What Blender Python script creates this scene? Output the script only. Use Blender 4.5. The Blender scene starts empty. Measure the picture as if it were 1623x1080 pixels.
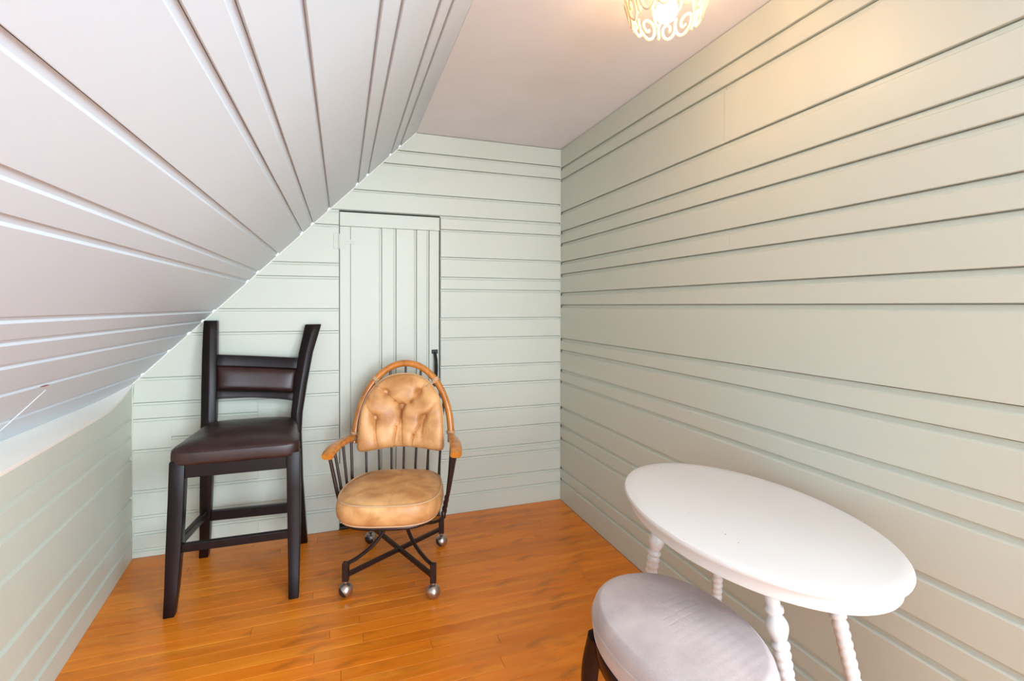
import bpy, bmesh, math, random
from mathutils import Vector, Matrix, noise
from math import sin, cos, pi, radians, sqrt
random.seed(7)
S = bpy.context.scene
COL = S.collection

# ------------------------------------------------------------------ camera
YAW, PITCH, ROLL = 0.333812, -0.006327, 0.001655
def cam_axes():
    cy, sy, cp, sp, cr, sr = cos(YAW), sin(YAW), cos(PITCH), sin(PITCH), cos(ROLL), sin(ROLL)
    f = Vector((sy*cp, cy*cp, sp)); r = Vector((cy, -sy, 0)); u = r.cross(f)
    return cr*r + sr*u, -sr*r + cr*u, f
cr_, cu_, cf_ = cam_axes()
cam = bpy.data.cameras.new('camera')
cam.sensor_fit = 'HORIZONTAL'; cam.sensor_width = 36.0
cam.lens = 777.84/1623*36
cam.shift_y = -(540-489.66)/1623
cam.clip_start = 0.02
co = bpy.data.objects.new('camera', cam); COL.objects.link(co)
M = Matrix((cr_, cu_, -cf_)).transposed().to_4x4()
M.translation = Vector((-1.3312, -2.8866, 1.25))
co.matrix_world = M
S.camera = co

# ------------------------------------------------------------------ world, light, exposure
W = bpy.data.worlds.new('daylight'); S.world = W; W.use_nodes = True
bg = W.node_tree.nodes['Background']
bg.inputs[0].default_value = (0.78, 0.88, 1.0, 1); bg.inputs[1].default_value = 1.35

def area(name, loc, rot, sx, sy, power, col):
    l = bpy.data.lights.new(name, 'AREA'); l.shape = 'RECTANGLE'; l.size = sx; l.size_y = sy
    l.energy = power; l.color = col
    o = bpy.data.objects.new(name, l); COL.objects.link(o); o.location = loc; o.rotation_euler = rot
    return o
# area lights: soft daylight from behind the camera, and an added side fill
area('rear_daylight', (-0.7, -8.0, 1.3), (radians(90), 0, 0), 2.6, 2.0, 175, (0.76, 0.88, 1.0))
D = (Vector((-1.9, -0.5, 0.6))-Vector((1.4, -4.9, 2.1)))
area('side_fill', (1.4, -4.9, 2.1), D.to_track_quat('-Z', 'Y').to_euler(), 1.8, 1.2, 150, (0.75, 0.89, 1.0))
# added overhead fill light, unseen behind the camera
D = Vector((-1.0, 0.0, 0.0))-Vector((-0.5, -4.2, 2.2))
area('overhead_fill', (-0.5, -4.2, 2.2), D.to_track_quat('-Z', 'Y').to_euler(), 0.9, 0.6, 25, (0.80, 0.90, 1.0))
BULB_STRENGTH = 76
vs = S.view_settings
S.display_settings.display_device = 'sRGB'
vs.view_transform = 'Standard'; vs.look = 'None'; vs.gamma = 1.0; vs.use_curve_mapping = False
vs.exposure = 0.63

# ------------------------------------------------------------------ materials
def srgb(r, g, b):
    f = lambda c: (c/12.92 if c <= 0.04045 else ((c+0.055)/1.055)**2.4)
    return (f(r/255), f(g/255), f(b/255), 1)

def new_mat(name):
    m = bpy.data.materials.new(name); m.use_nodes = True
    nt = m.node_tree; p = nt.nodes['Principled BSDF']
    return m, nt, p
def N(nt, t, **kw):
    n = nt.nodes.new(t)
    for k, v in kw.items(): setattr(n, k, v)
    return n

def simple(name, col, rough=0.5, metal=0.0, var=0.06, scale=(8, 8, 8), bump=0.0, bscale=60, detail=4,
           coat=0.0, rnd=0.0, sheen=0.0, spec=0.5):
    """paint / metal / plain surface: base colour with faint noise variation and fine relief"""
    m, nt, p = new_mat(name)
    tc = N(nt, 'ShaderNodeTexCoord'); mp = N(nt, 'ShaderNodeMapping'); mp.inputs['Scale'].default_value = scale
    nz = N(nt, 'ShaderNodeTexNoise'); nz.inputs['Scale'].default_value = 1.0; nz.inputs['Detail'].default_value = detail
    nt.links.new(tc.outputs['Object'], mp.inputs[0]); nt.links.new(mp.outputs[0], nz.inputs[0])
    mr = N(nt, 'ShaderNodeMapRange'); mr.inputs[1].default_value = 0.3; mr.inputs[2].default_value = 0.7
    mr.inputs[3].default_value = 1-var; mr.inputs[4].default_value = 1+var
    nt.links.new(nz.outputs[0], mr.inputs[0])
    val = mr.outputs[0]
    if rnd:
        oi = N(nt, 'ShaderNodeObjectInfo'); r2 = N(nt, 'ShaderNodeMapRange')
        r2.inputs[3].default_value = 1-rnd; r2.inputs[4].default_value = 1+rnd
        nt.links.new(oi.outputs['Random'], r2.inputs[0])
        mu = N(nt, 'ShaderNodeMath', operation='MULTIPLY'); nt.links.new(val, mu.inputs[0]); nt.links.new(r2.outputs[0], mu.inputs[1]); val = mu.outputs[0]
    vm = N(nt, 'ShaderNodeVectorMath', operation='SCALE'); vm.inputs[0].default_value = col[:3]
    nt.links.new(val, vm.inputs['Scale']); nt.links.new(vm.outputs[0], p.inputs['Base Color'])
    p.inputs['Roughness'].default_value = rough; p.inputs['Metallic'].default_value = metal
    p.inputs['Coat Weight'].default_value = coat; p.inputs['Coat Roughness'].default_value = 0.15
    p.inputs['Sheen Weight'].default_value = sheen
    p.inputs['Specular IOR Level'].default_value = spec
    if bump:
        n2 = N(nt, 'ShaderNodeTexNoise'); n2.inputs['Scale'].default_value = bscale; n2.inputs['Detail'].default_value = 3
        nt.links.new(tc.outputs['Object'], n2.inputs[0])
        b = N(nt, 'ShaderNodeBump'); b.inputs['Strength'].default_value = bump; b.inputs['Distance'].default_value = 0.002
        nt.links.new(n2.outputs[0], b.inputs['Height']); nt.links.new(b.outputs[0], p.inputs['Normal'])
    return m

def wood(name, dark, mid, light, axis='x', rough=0.3, rnd=0.25, coat=0.3, grain=1.0, stain=0.0, spec=0.5):
    m, nt, p = new_mat(name)
    tc = N(nt, 'ShaderNodeTexCoord'); oi = N(nt, 'ShaderNodeObjectInfo')
    mp = N(nt, 'ShaderNodeMapping')
    sc = {'x': (2.2, 34, 34), 'y': (34, 2.2, 34), 'z': (34, 34, 2.2)}[axis]
    mp.inputs['Scale'].default_value = tuple(s*grain for s in sc)
    off = N(nt, 'ShaderNodeVectorMath', operation='SCALE'); off.inputs[0].default_value = (7.3, 5.1, 3.7)
    nt.links.new(oi.outputs['Random'], off.inputs['Scale'])
    nt.links.new(off.outputs[0], mp.inputs['Location'])
    nt.links.new(tc.outputs['Object'], mp.inputs[0])
    n1 = N(nt, 'ShaderNodeTexNoise'); n1.inputs['Scale'].default_value = 1.0; n1.inputs['Detail'].default_value = 6; n1.inputs['Distortion'].default_value = 0.6
    nt.links.new(mp.outputs[0], n1.inputs[0])
    ramp = N(nt, 'ShaderNodeValToRGB')
    e = ramp.color_ramp.elements
    e[0].position = 0.25; e[0].color = dark; e[1].position = 0.75; e[1].color = light
    x = e.new(0.5); x.color = mid
    nt.links.new(n1.outputs[0], ramp.inputs[0])
    r2 = N(nt, 'ShaderNodeMapRange'); r2.inputs[3].default_value = 1-rnd; r2.inputs[4].default_value = 1+rnd
    nt.links.new(oi.outputs['Random'], r2.inputs[0])
    val = r2.outputs[0]
    if stain:
        n3 = N(nt, 'ShaderNodeTexNoise'); n3.inputs['Scale'].default_value = 1.0; n3.inputs['Detail'].default_value = 5; n3.inputs['Distortion'].default_value = 0.8
        m3 = N(nt, 'ShaderNodeMapping'); m3.inputs['Scale'].default_value = (5, 16, 5)
        nt.links.new(tc.outputs['Object'], m3.inputs[0]); nt.links.new(m3.outputs[0], n3.inputs[0])
        r3 = N(nt, 'ShaderNodeMapRange'); r3.inputs[1].default_value = 0.56; r3.inputs[2].default_value = 0.74
        r3.inputs[3].default_value = 1.0; r3.inputs[4].default_value = 1-stain
        nt.links.new(n3.outputs[0], r3.inputs[0])
        mm = N(nt, 'ShaderNodeMath', operation='MULTIPLY'); nt.links.new(val, mm.inputs[0]); nt.links.new(r3.outputs[0], mm.inputs[1]); val = mm.outputs[0]
    vm = N(nt, 'ShaderNodeVectorMath', operation='SCALE')
    nt.links.new(ramp.outputs[0], vm.inputs[0]); nt.links.new(val, vm.inputs['Scale'])
    nt.links.new(vm.outputs[0], p.inputs['Base Color'])
    p.inputs['Roughness'].default_value = rough; p.inputs['Coat Weight'].default_value = coat; p.inputs['Coat Roughness'].default_value = 0.25
    p.inputs['Specular IOR Level'].default_value = spec
    b = N(nt, 'ShaderNodeBump'); b.inputs['Strength'].default_value = 0.12; b.inputs['Distance'].default_value = 0.001
    nt.links.new(n1.outputs[0], b.inputs['Height']); nt.links.new(b.outputs[0], p.inputs['Normal'])
    return m

def leather(name, c1, c2, rough=0.38, scale=7, bump=0.25, bscale=260):
    m, nt, p = new_mat(name)
    tc = N(nt, 'ShaderNodeTexCoord')
    n1 = N(nt, 'ShaderNodeTexNoise'); n1.inputs['Scale'].default_value = scale; n1.inputs['Detail'].default_value = 5; n1.inputs['Distortion'].default_value = 0.7
    nt.links.new(tc.outputs['Object'], n1.inputs[0])
    ramp = N(nt, 'ShaderNodeValToRGB'); e = ramp.color_ramp.elements
    e[0].position = 0.3; e[0].color = c1; e[1].position = 0.68; e[1].color = c2
    nt.links.new(n1.outputs[0], ramp.inputs[0]); nt.links.new(ramp.outputs[0], p.inputs['Base Color'])
    rr = N(nt, 'ShaderNodeMapRange'); rr.inputs[3].default_value = rough-0.07; rr.inputs[4].default_value = rough+0.1
    nt.links.new(n1.outputs[0], rr.inputs[0]); nt.links.new(rr.outputs[0], p.inputs['Roughness'])
    v = N(nt, 'ShaderNodeTexVoronoi'); v.inputs['Scale'].default_value = bscale
    nt.links.new(tc.outputs['Object'], v.inputs[0])
    b = N(nt, 'ShaderNodeBump'); b.inputs['Strength'].default_value = bump; b.inputs['Distance'].default_value = 0.0008
    nt.links.new(v.outputs[0], b.inputs['Height']); nt.links.new(b.outputs[0], p.inputs['Normal'])
    return m

MT = {}
MT['sage'] = simple('sage_paint', srgb(203, 207, 193), rough=0.42, var=0.012, scale=(3, 3, 3), bump=0.05, bscale=140)
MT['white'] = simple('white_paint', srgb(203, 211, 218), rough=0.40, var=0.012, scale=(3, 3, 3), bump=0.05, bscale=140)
MT['ledge'] = simple('ledge_white_paint', srgb(246, 241, 232), rough=0.45, var=0.02)
MT['ceil'] = simple('ceiling_paint', srgb(238, 238, 243), rough=0.7, var=0.02, scale=(5, 5, 5), bump=0.1, bscale=90)
MT['caulk'] = simple('caulk_white', srgb(236, 236, 228), rough=0.5, var=0.03)
MT['gapwood'] = simple('dark_gap_wood', srgb(70, 62, 54), rough=0.8, var=0.2)
MT['floor'] = wood('floor_oak', srgb(214, 112, 20), srgb(228, 128, 26), srgb(238, 146, 40), 'x', rough=0.30, rnd=0.09, coat=0.12, stain=0.28, grain=0.7, spec=0.35)
MT['subfloor'] = simple('subfloor', srgb(80, 42, 16), rough=0.8, var=0.2)
MT['espresso'] = wood('espresso_wood', srgb(14, 6, 8), srgb(20, 9, 10), srgb(30, 14, 14), 'z', rough=0.36, rnd=0.05, coat=0.0, spec=0.28)
MT['brownleather'] = leather('brown_leather', srgb(40, 22, 20), srgb(60, 36, 32), rough=0.36, scale=9)
MT['tan'] = leather('tan_leather', srgb(182, 122, 68), srgb(234, 180, 120), rough=0.42, scale=9, bump=0.12)
MT['tanpipe'] = simple('tan_piping', srgb(206, 168, 128), rough=0.5)
MT['honey'] = wood('honey_bentwood', srgb(166, 96, 30), srgb(196, 120, 44), srgb(212, 140, 60), 'z', rough=0.26, rnd=0.05, coat=0.5)
MT['brownmetal'] = simple('brown_metal', srgb(58, 42, 38), rough=0.35, metal=0.55, var=0.15, scale=(30, 30, 30))
MT['chrome'] = simple('worn_chrome', srgb(190, 180, 172), rough=0.28, metal=0.95, var=0.12, scale=(40, 40, 40))
MT['blackplastic'] = simple('black_plastic', srgb(34, 26, 30), rough=0.35)
MT['iron'] = simple('black_iron', srgb(44, 44, 46), rough=0.45, metal=0.6)
MT['tablewhite'] = simple('table_white_paint', srgb(220, 216, 212), rough=0.34, var=0.012, scale=(6, 6, 6), bump=0.04, bscale=80)
MT['mahogany'] = wood('mahogany', srgb(24, 10, 14), srgb(32, 14, 18), srgb(44, 20, 22), 'z', rough=0.25, rnd=0.05, coat=0.0, spec=0.3)
MT['lampwhite'] = simple('lamp_enamel', srgb(236, 208, 168), rough=0.4)
MT['lampgold'] = simple('lamp_gold_edge', srgb(214, 160, 92), rough=0.35, metal=0.5)

def fabric():
    m, nt, p = new_mat('mauve_grey_velvet')
    tc = N(nt, 'ShaderNodeTexCoord')
    n1 = N(nt, 'ShaderNodeTexNoise'); n1.inputs['Scale'].default_value = 9; n1.inputs['Detail'].default_value = 6
    nt.links.new(tc.outputs['Object'], n1.inputs[0])
    n2 = N(nt, 'ShaderNodeTexNoise'); n2.inputs['Scale'].default_value = 420; n2.inputs['Detail'].default_value = 2
    nt.links.new(tc.outputs['Object'], n2.inputs[0])
    mx = N(nt, 'ShaderNodeMath', operation='MULTIPLY_ADD'); mx.inputs[1].default_value = 0.35
    nt.links.new(n2.outputs[0], mx.inputs[0]); nt.links.new(n1.outputs[0], mx.inputs[2])
    ramp = N(nt, 'ShaderNodeValToRGB'); e = ramp.color_ramp.elements
    e[0].position = 0.42; e[0].color = srgb(160, 147, 145); e[1].position = 0.92; e[1].color = srgb(192, 178, 174)
    nt.links.new(mx.outputs[0], ramp.inputs[0]); nt.links.new(ramp.outputs[0], p.inputs['Base Color'])
    p.inputs['Roughness'].default_value = 0.9; p.inputs['Sheen Weight'].default_value = 0.35; p.inputs['Sheen Roughness'].default_value = 0.4
    p.inputs['Specular IOR Level'].default_value = 0.2
    b = N(nt, 'ShaderNodeBump'); b.inputs['Strength'].default_value = 0.25; b.inputs['Distance'].default_value = 0.001
    nt.links.new(n2.outputs[0], b.inputs['Height']); nt.links.new(b.outputs[0], p.inputs['Normal'])
    return m
MT['fabric'] = fabric()

def emit(name, col, strength):
    m, nt, p = new_mat(name)
    p.inputs['Base Color'].default_value = col; p.inputs['Emission Color'].default_value = col
    p.inputs['Emission Strength'].default_value = strength
    return m
MT['bulb'] = emit('bulb_glow', (1.0, 0.62, 0.30, 1), BULB_STRENGTH)
def glass():
    m, nt, p = new_mat('window_glass')
    p.inputs['Base Color'].default_value = (0.95, 0.97, 1, 1); p.inputs['Roughness'].default_value = 0.02
    p.inputs['Transmission Weight'].default_value = 1.0; p.inputs['IOR'].default_value = 1.01
    return m
MT['glass'] = glass()

# ------------------------------------------------------------------ mesh helpers
def mk(name, verts, faces, mat, parent=None, loc=None, smooth=False, sharp=None, bevel=0.0, seg=1, kind=None):
    me = bpy.data.meshes.new(name)
    me.from_pydata([tuple(v) for v in verts], [], faces)
    me.update()
    bm = bmesh.new(); bm.from_mesh(me)
    bmesh.ops.recalc_face_normals(bm, faces=bm.faces)
    if bevel:
        es = [e for e in bm.edges if len(e.link_faces) == 2 and e.calc_face_angle(0) > radians(35)]
        bmesh.ops.bevel(bm, geom=es, offset=bevel, segments=seg, profile=0.5, affect='EDGES', clamp_overlap=True)
    bm.to_mesh(me); bm.free()
    if smooth:
        for f in me.polygons: f.use_smooth = True
        me.set_sharp_from_angle(angle=radians(sharp if sharp else 40))
    me.materials.append(MT[mat] if isinstance(mat, str) else mat)
    o = bpy.data.objects.new(name, me); COL.objects.link(o)
    if parent: o.parent = parent
    if loc: o.location = loc
    if kind: o['kind'] = kind
    return o
def clone(o, parent):
    c = o.copy(); COL.objects.link(c); c.parent = parent
    return c

def loft_vf(rings, cap=True, closed=False):
    n = len(rings[0]); v = [p for r in rings for p in r]; f = []
    m = len(rings)
    for i in range(m if closed else m-1):
        for j in range(n):
            a, b = i*n+j, i*n+(j+1) % n
            i2 = (i+1) % m
            f.append((a, b, i2*n+(j+1) % n, i2*n+j))
    if cap and not closed:
        f.append(tuple(range(n-1, -1, -1))); f.append(tuple(range((m-1)*n, m*n)))
    return v, f
def join(*parts):
    V, F = [], []
    for v, f in parts:
        k = len(V); V += list(v); F += [tuple(i+k for i in q) for q in f]
    return V, F
def box_vf(x0, x1, y0, y1, z0, z1):
    v = [Vector((x, y, z)) for z in (z0, z1) for y in (y0, y1) for x in (x0, x1)]
    return v, [(0, 1, 3, 2), (4, 6, 7, 5), (0, 4, 5, 1), (2, 3, 7, 6), (0, 2, 6, 4), (1, 5, 7, 3)]
def tube_vf(path, r, n=8, up=Vector((0, 0, 1)), flat=1.0, closed=False):
    """round (or flattened) tube along path; r number or list"""
    P = [Vector(p) for p in path]; m = len(P); rings = []
    prev = None
    for i, p in enumerate(P):
        if closed: t = P[(i+1) % m]-P[i-1]
        else: t = P[min(i+1, m-1)]-P[max(i-1, 0)]
        t.normalize()
        if prev is None:
            a = up if abs(t.dot(up)) < 0.95 else Vector((1, 0, 0))
            s = t.cross(a).normalized()
        else:
            s = (prev-t*prev.dot(t)).normalized()
        prev = s; w = s.cross(t)
        rr = r[i] if isinstance(r, (list, tuple)) else r
        rings.append([p+rr*(cos(2*pi*k/n)*s+flat*sin(2*pi*k/n)*w) for k in range(n)])
    return loft_vf(rings, True, closed)
def lathe_vf(prof, a, b, n=16):
    """prof: list of (radius, t) with t in 0..1 along a->b"""
    a, b = Vector(a), Vector(b); t = (b-a).normalized()
    s = t.cross(Vector((1, 0, 0)) if abs(t.x) < 0.9 else Vector((0, 1, 0))).normalized(); w = t.cross(s)
    rings = [[a+(b-a)*q+r*(cos(2*pi*k/n)*s+sin(2*pi*k/n)*w) for k in range(n)] for r, q in prof]
    return loft_vf(rings)
def bar_vf(stations):
    """stations: (centre, half_x, half_y) rectangular sections in the xy plane"""
    rings = []
    for c, hx, hy in stations:
        c = Vector(c); rings.append([c+Vector((sx*hx, sy*hy, 0)) for sx, sy in ((-1, -1), (1, -1), (1, 1), (-1, 1))])
    return loft_vf(rings)
def beam_vf(a, b, w, h, up=Vector((0, 0, 1))):
    a, b = Vector(a), Vector(b); t = (b-a).normalized(); s = t.cross(up).normalized(); u = s.cross(t)
    return loft_vf([[c+sx*w/2*s+sy*h/2*u for sx, sy in ((-1, -1), (1, -1), (1, 1), (-1, 1))] for c in (a, b)])
def smooth_path(pts, k=6):
    """Catmull-Rom"""
    P = [Vector(p) for p in pts]; out = []
    for i in range(len(P)-1):
        p0, p1, p2, p3 = P[max(i-1, 0)], P[i], P[i+1], P[min(i+2, len(P)-1)]
        for j in range(k):
            t = j/k
            out.append(0.5*((2*p1)+(p2-p0)*t+(2*p0-5*p1+4*p2-p3)*t*t+(3*p1-p0-3*p2+p3)*t**3))
    out.append(P[-1]); return out

def thing(name, label, cat, loc=(0, 0, 0), rotz=0, group=None):
    o = bpy.data.objects.new(name, None); COL.objects.link(o); o.empty_display_size = 0.1
    o.location = loc; o.rotation_euler = (0, 0, rotz); o['label'] = label; o['category'] = cat
    if group: o['group'] = group
    return o
def struct(o, label, cat='wall'):
    o['kind'] = 'structure'; o['label'] = label; o['category'] = cat
    return o

# ------------------------------------------------------------------ room shell
ZC = 2.257                     # flat ceiling
XA = -0.9216                   # where the slope meets the ceiling
YB = -4.2                      # floor boards are laid singly up to here, behind the camera
YE = -7.6                      # rear end of the attic
XL = -2.305; ZK = 0.862        # slope meets knee wall line at the back wall
SL = (ZC-ZK)/(XA-XL+0.0)       # slope rise per x
TH = radians(4.8)
def xslope(z): return XL+(z-ZK)/1.0112
def xleft(y): return XL+abs(y)*math.tan(TH)

def cove_profile(z0, z1, t=0.018, ch=0.019, cd=0.0105, gap=0.0028, lip=0.30):
    """board section (depth, height): square bottom edge, bevel and hollow along the top edge"""
    z1 = z1-gap
    ch = min(ch, (z1-z0)*0.3)
    pr = [(t, z0), (0.0012, z0), (0.0, z0+0.0012)]
    # bevelled lip, then a shallow hollow running back under the next board
    pr += [(0.0, z1-ch), (cd*0.85, z1-ch*(1-lip)), (cd, z1-0.0005), (t, z1)]
    return pr
def board(parent, z0, z1, xa, xb, mat='sage', vertical=False, cove=True, name='board', gap=0.0028, ch=0.019, cd=0.0105, lip=0.30):
    """extruded board; xa/xb are numbers or functions of height"""
    fa = xa if callable(xa) else (lambda z: xa)
    fb = xb if callable(xb) else (lambda z: xb)
    pr = cove_profile(z0, z1, ch=ch, cd=cd, gap=gap, lip=lip) if cove else [(0.018, z0), (0.001, z0), (0, z0+0.001), (0, z1-gap-0.001), (0.001, z1-gap), (0.018, z1-gap)]
    if vertical:
        rings = [[Vector((z, d, fa(z))) for d, z in pr], [Vector((z, d, fb(z))) for d, z in pr]]
    else:
        rings = [[Vector((fa(z), d, z)) for d, z in pr], [Vector((fb(z), d, z)) for d, z in pr]]
    v, f = loft_vf(rings)
    return mk(name, v, f, mat, parent)

# --- floor
v, f = box_vf(-2.7, 0.06, YE, 0.06, -0.06, -0.02)
floor = struct(mk('floor', v, f, 'subfloor'), 'glossy orange-brown hardwood strip floor', 'floor')
BW_, Y0 = 0.0585, 0.0
row = 0; y = 0.0
frng = random.Random(11)
while y > YB+0.01:
    ya, yb = y, max(y-BW_, YB)
    xl = xleft(ya)-0.006
    cuts = []
    if abs(ya+1.11) < 0.03: cuts = [-1.335, -0.775]
    elif abs(ya+1.17) < 0.03: cuts = [-1.62, -0.30]
    else:
        x = -0.06-frng.random()*1.0
        while x > xl+0.25:
            cuts.append(x); x -= 0.75+frng.random()*0.9
    xs = [xl]+sorted(cuts)+[-0.001]
    for a, b in zip(xs[:-1], xs[1:]):
        dz = frng.uniform(-0.0004, 0.0)
        g = 0.0004
        w = b-a-2*g; d = ya-yb-2*g; e = 0.0008
        vv = [Vector((x_, y_, z_)) for z_, k in ((-0.02, 0), (dz-e, 0), (dz, e)) for x_, y_ in ((-w/2+k, -d/2+k), (w/2-k, -d/2+k), (w/2-k, d/2-k), (-w/2+k, d/2-k))]
        ff = [(3, 2, 1, 0), (8, 9, 10, 11)]
        for q in (0, 4):
            for k in range(4): ff.append((q+k, q+(k+1) % 4, q+4+(k+1) % 4, q+4+k))
        mk('plank', vv, ff, 'floor', floor, ((a+b)/2, (ya+yb)/2, 0))
    y -= BW_; row += 1

# --- right wall  (local x runs from the far corner towards the camera, local -y faces the room)
def wall_root(name, label, verts, faces, mat, mtx, cat='wall'):
    o = struct(mk(name, verts, faces, mat), label, cat)
    o.matrix_world = mtx
    return o
def basis(X, Yv, Z, o):
    m = Matrix((Vector(X), Vector(Yv), Vector(Z))).transposed().to_4x4(); m.translation = Vector(o); return m
LEN = -YE
RLEN = 2.75      # wall cut short behind the camera to let the added side fill in
v, f = box_vf(-0.06, RLEN, 0.018, 0.06, 0, ZC)
wr = wall_root('wall_right', 'tall sage green board wall right of the corner, behind the white table', v, f, 'sage',
               basis((0, -1, 0), (1, 0, 0), (0, 0, 1), (0, 0, 0)))
ZR = [0.0, 0.1413, 0.2135, 0.4056, 0.487, 0.603, 0.768, 0.843, 0.969, 1.0437, 1.2572, 1.3342, 1.454, 1.5323, 1.651, 1.7285, 1.852, 2.0628, 2.1373, ZC]
for a, b in zip(ZR[:-1], ZR[1:]):
    cuts = [0.0] + ([1.4298, 1.4312] if a == 1.852 else [1.4604, 1.4612] if a == 1.454 else [])
    cuts += [RLEN]
    for xa, xb in zip(cuts[0::2], cuts[1::2]):
        board(wr, a, b, xa, xb, cove=(b != ZC))

# --- back wall
DL, DR, DT = -1.345, -0.779, 1.782       # door opening
poly = [(XL-0.06, 0), (0.06, 0), (0.06, ZC), (XA, ZC), (XL-0.06, ZK-0.06)]
# backing wall in three pieces round the door opening, one mesh
def prism_vf(pl, y0, y1):
    n = len(pl); vv = [Vector((x, y0, z)) for x, z in pl]+[Vector((x, y1, z)) for x, z in pl]
    ff = [tuple(range(n)), tuple(range(2*n-1, n-1, -1))]+[(i, (i+1) % n, n+(i+1) % n, n+i) for i in range(n)]
    return vv, ff
xt = xslope(DT)
vf = join(prism_vf([(XL-0.04, 0), (DL, 0), (DL, 1.70), (xslope(1.70), 1.70), (XL-0.04, ZK-0.04)], 0.018, 0.06),
          prism_vf([(DR, 0), (0.018, 0), (0.018, DT), (DR, DT)], 0.018, 0.06),
          prism_vf([(xt, DT), (0.018, DT), (0.018, ZC), (XA, ZC)], 0.018, 0.06),
          prism_vf([(xslope(1.70), 1.70), (DL, 1.70), (DL, DT), (xt, DT)], 0.018, 0.06))
wb = wall_root('wall_back', 'sage green board wall at the far end with the small attic door', vf[0], vf[1], 'sage',
               basis((1, 0, 0), (0, 1, 0), (0, 0, 1), (0, 0, 0)))
bb = lambda *q, **k: board(*q, ch=0.013, cd=0.007, gap=0.003, **k)
for a, b in [(2.1463, ZC), (2.0665, 2.1463), (1.9029, 2.0665), (DT+0.002, 1.9029)]:
    bb(wb, a, b, lambda z: xslope(z)+0.001, 0.0, cove=(b != ZC))
ZBR = [0.0, 0.1166, 0.1995, 0.3338, 0.3799, 0.4983, 0.6202, 0.7755, 0.8897, 1.058, 1.1783, 1.3479, 1.4207, 1.5392, 1.7037, 1.7804]
for a, b in zip(ZBR[:-1], ZBR[1:]):
    bb(wb, a, b, DR+0.002, 0.0)
xs_ = lambda z: (xslope(z) if z > ZK else XL)+0.001
for a, b in [(1.6985, 1.78), (1.4853, 1.6985), (1.4091, 1.4853), (1.2335, 1.4091), (1.111, 1.2335), (0.8902, 1.111)]:
    bb(wb, a, b, xs_, DL-0.002)
bb(wb, 0.7672, 0.8902, xs_, DL-0.002)
bb(wb, 0.6869, 0.7672, XL, -1.75); bb(wb, 0.585, 0.7672, -1.7495, DL-0.002)
bb(wb, 0.5345, 0.6869, XL, -2.1402); bb(wb, 0.5887, 0.6869, -2.14, -1.75)
bb(wb, 0.5065, 0.585, -1.7495, DL-0.002)
bb(wb, 0.3325, 0.5345, XL, -2.1402); bb(wb, 0.3325, 0.5887, -2.14, -1.75); bb(wb, 0.331, 0.5065, -1.7495, DL-0.002)
for a, b in [(0.206, 0.3325), (0.124, 0.206)]:
    bb(wb, a, b, XL, DL-0.002)
bb(wb, 0.0, 0.041, XL, -1.75); bb(wb, 0.041, 0.124, XL, -1.75); bb(wb, 0.0, 0.124, -1.7495, DL-0.002)

# --- knee wall on the left
ln = LEN/cos(TH)
Xd = Vector((-sin(TH), cos(TH), 0))                 # towards the back
Yd = Vector((-cos(TH), -sin(TH), 0))                # away from the room
o0 = Vector((XL, 0, 0))-Xd*ln
v, f = box_vf(0, ln, 0.018, 0.05, 0, 0.77)
wl = wall_root('wall_left', 'low sage green board knee wall under the sloped ceiling on the left', v, f, 'sage',
               basis(Xd, Yd, (0, 0, 1), o0))
ZL = [0.0, 0.104, 0.205, 0.312, 0.504, 0.618, 0.703]
for a, b in zip(ZL[:-1], ZL[1:]):
    board(wl, a, b, 0.0, ln)
def ztop(s):                                        # s = distance from the back wall
    return 0.795+(0.066*(1-s/0.42)**2 if s < 0.42 else 0)
ss = [0, 0.05, 0.1, 0.15, 0.2, 0.25, 0.3, 0.36, 0.42, 1.5, ln]
rings = []
for s in ss:
    zt = ztop(s)-0.002
    rings.append([Vector((ln-s, d, z)) for d, z in ((0.018, 0.703), (0.0, 0.703), (0.0, zt-0.004), (0.004, zt), (0.018, zt))])
v, f = loft_vf(rings); mk('board', v, f, 'sage', wl, smooth=True, sharp=30)

# --- white ledge between knee wall and slope
rings = []
for s in ss:
    yy = -s*cos(TH); xo = XL+s*sin(TH)
    zi = 0.832+0.03*max(0, 1-s/0.3)**2 - (0.02*min(1, s/1.0))
    if s > 1: zi = 0.812
    zo = ztop(s)+0.001
    if zi < zo: zi = zo+0.001
    xi = xslope(zi)-0.004
    if s == 0: xi = xo-0.012
    xo2 = xo+0.003
    mid = Vector(((xo2+xi)/2, yy, (zo+zi)/2+0.003*min(1, s/0.3)))
    rings.append([Vector((xo2, yy, zo-0.006)), Vector((xo2, yy, zo)), mid, Vector((xi, yy, zi)), Vector((xi, yy, zi-0.03)), Vector((xo2-0.01, yy, zo-0.03))])
v, f = loft_vf(rings)
struct(mk('trim_1', v, f, 'ledge', smooth=True, sharp=35), 'white sloping ledge strip on top of the left knee wall', 'trim')

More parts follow.
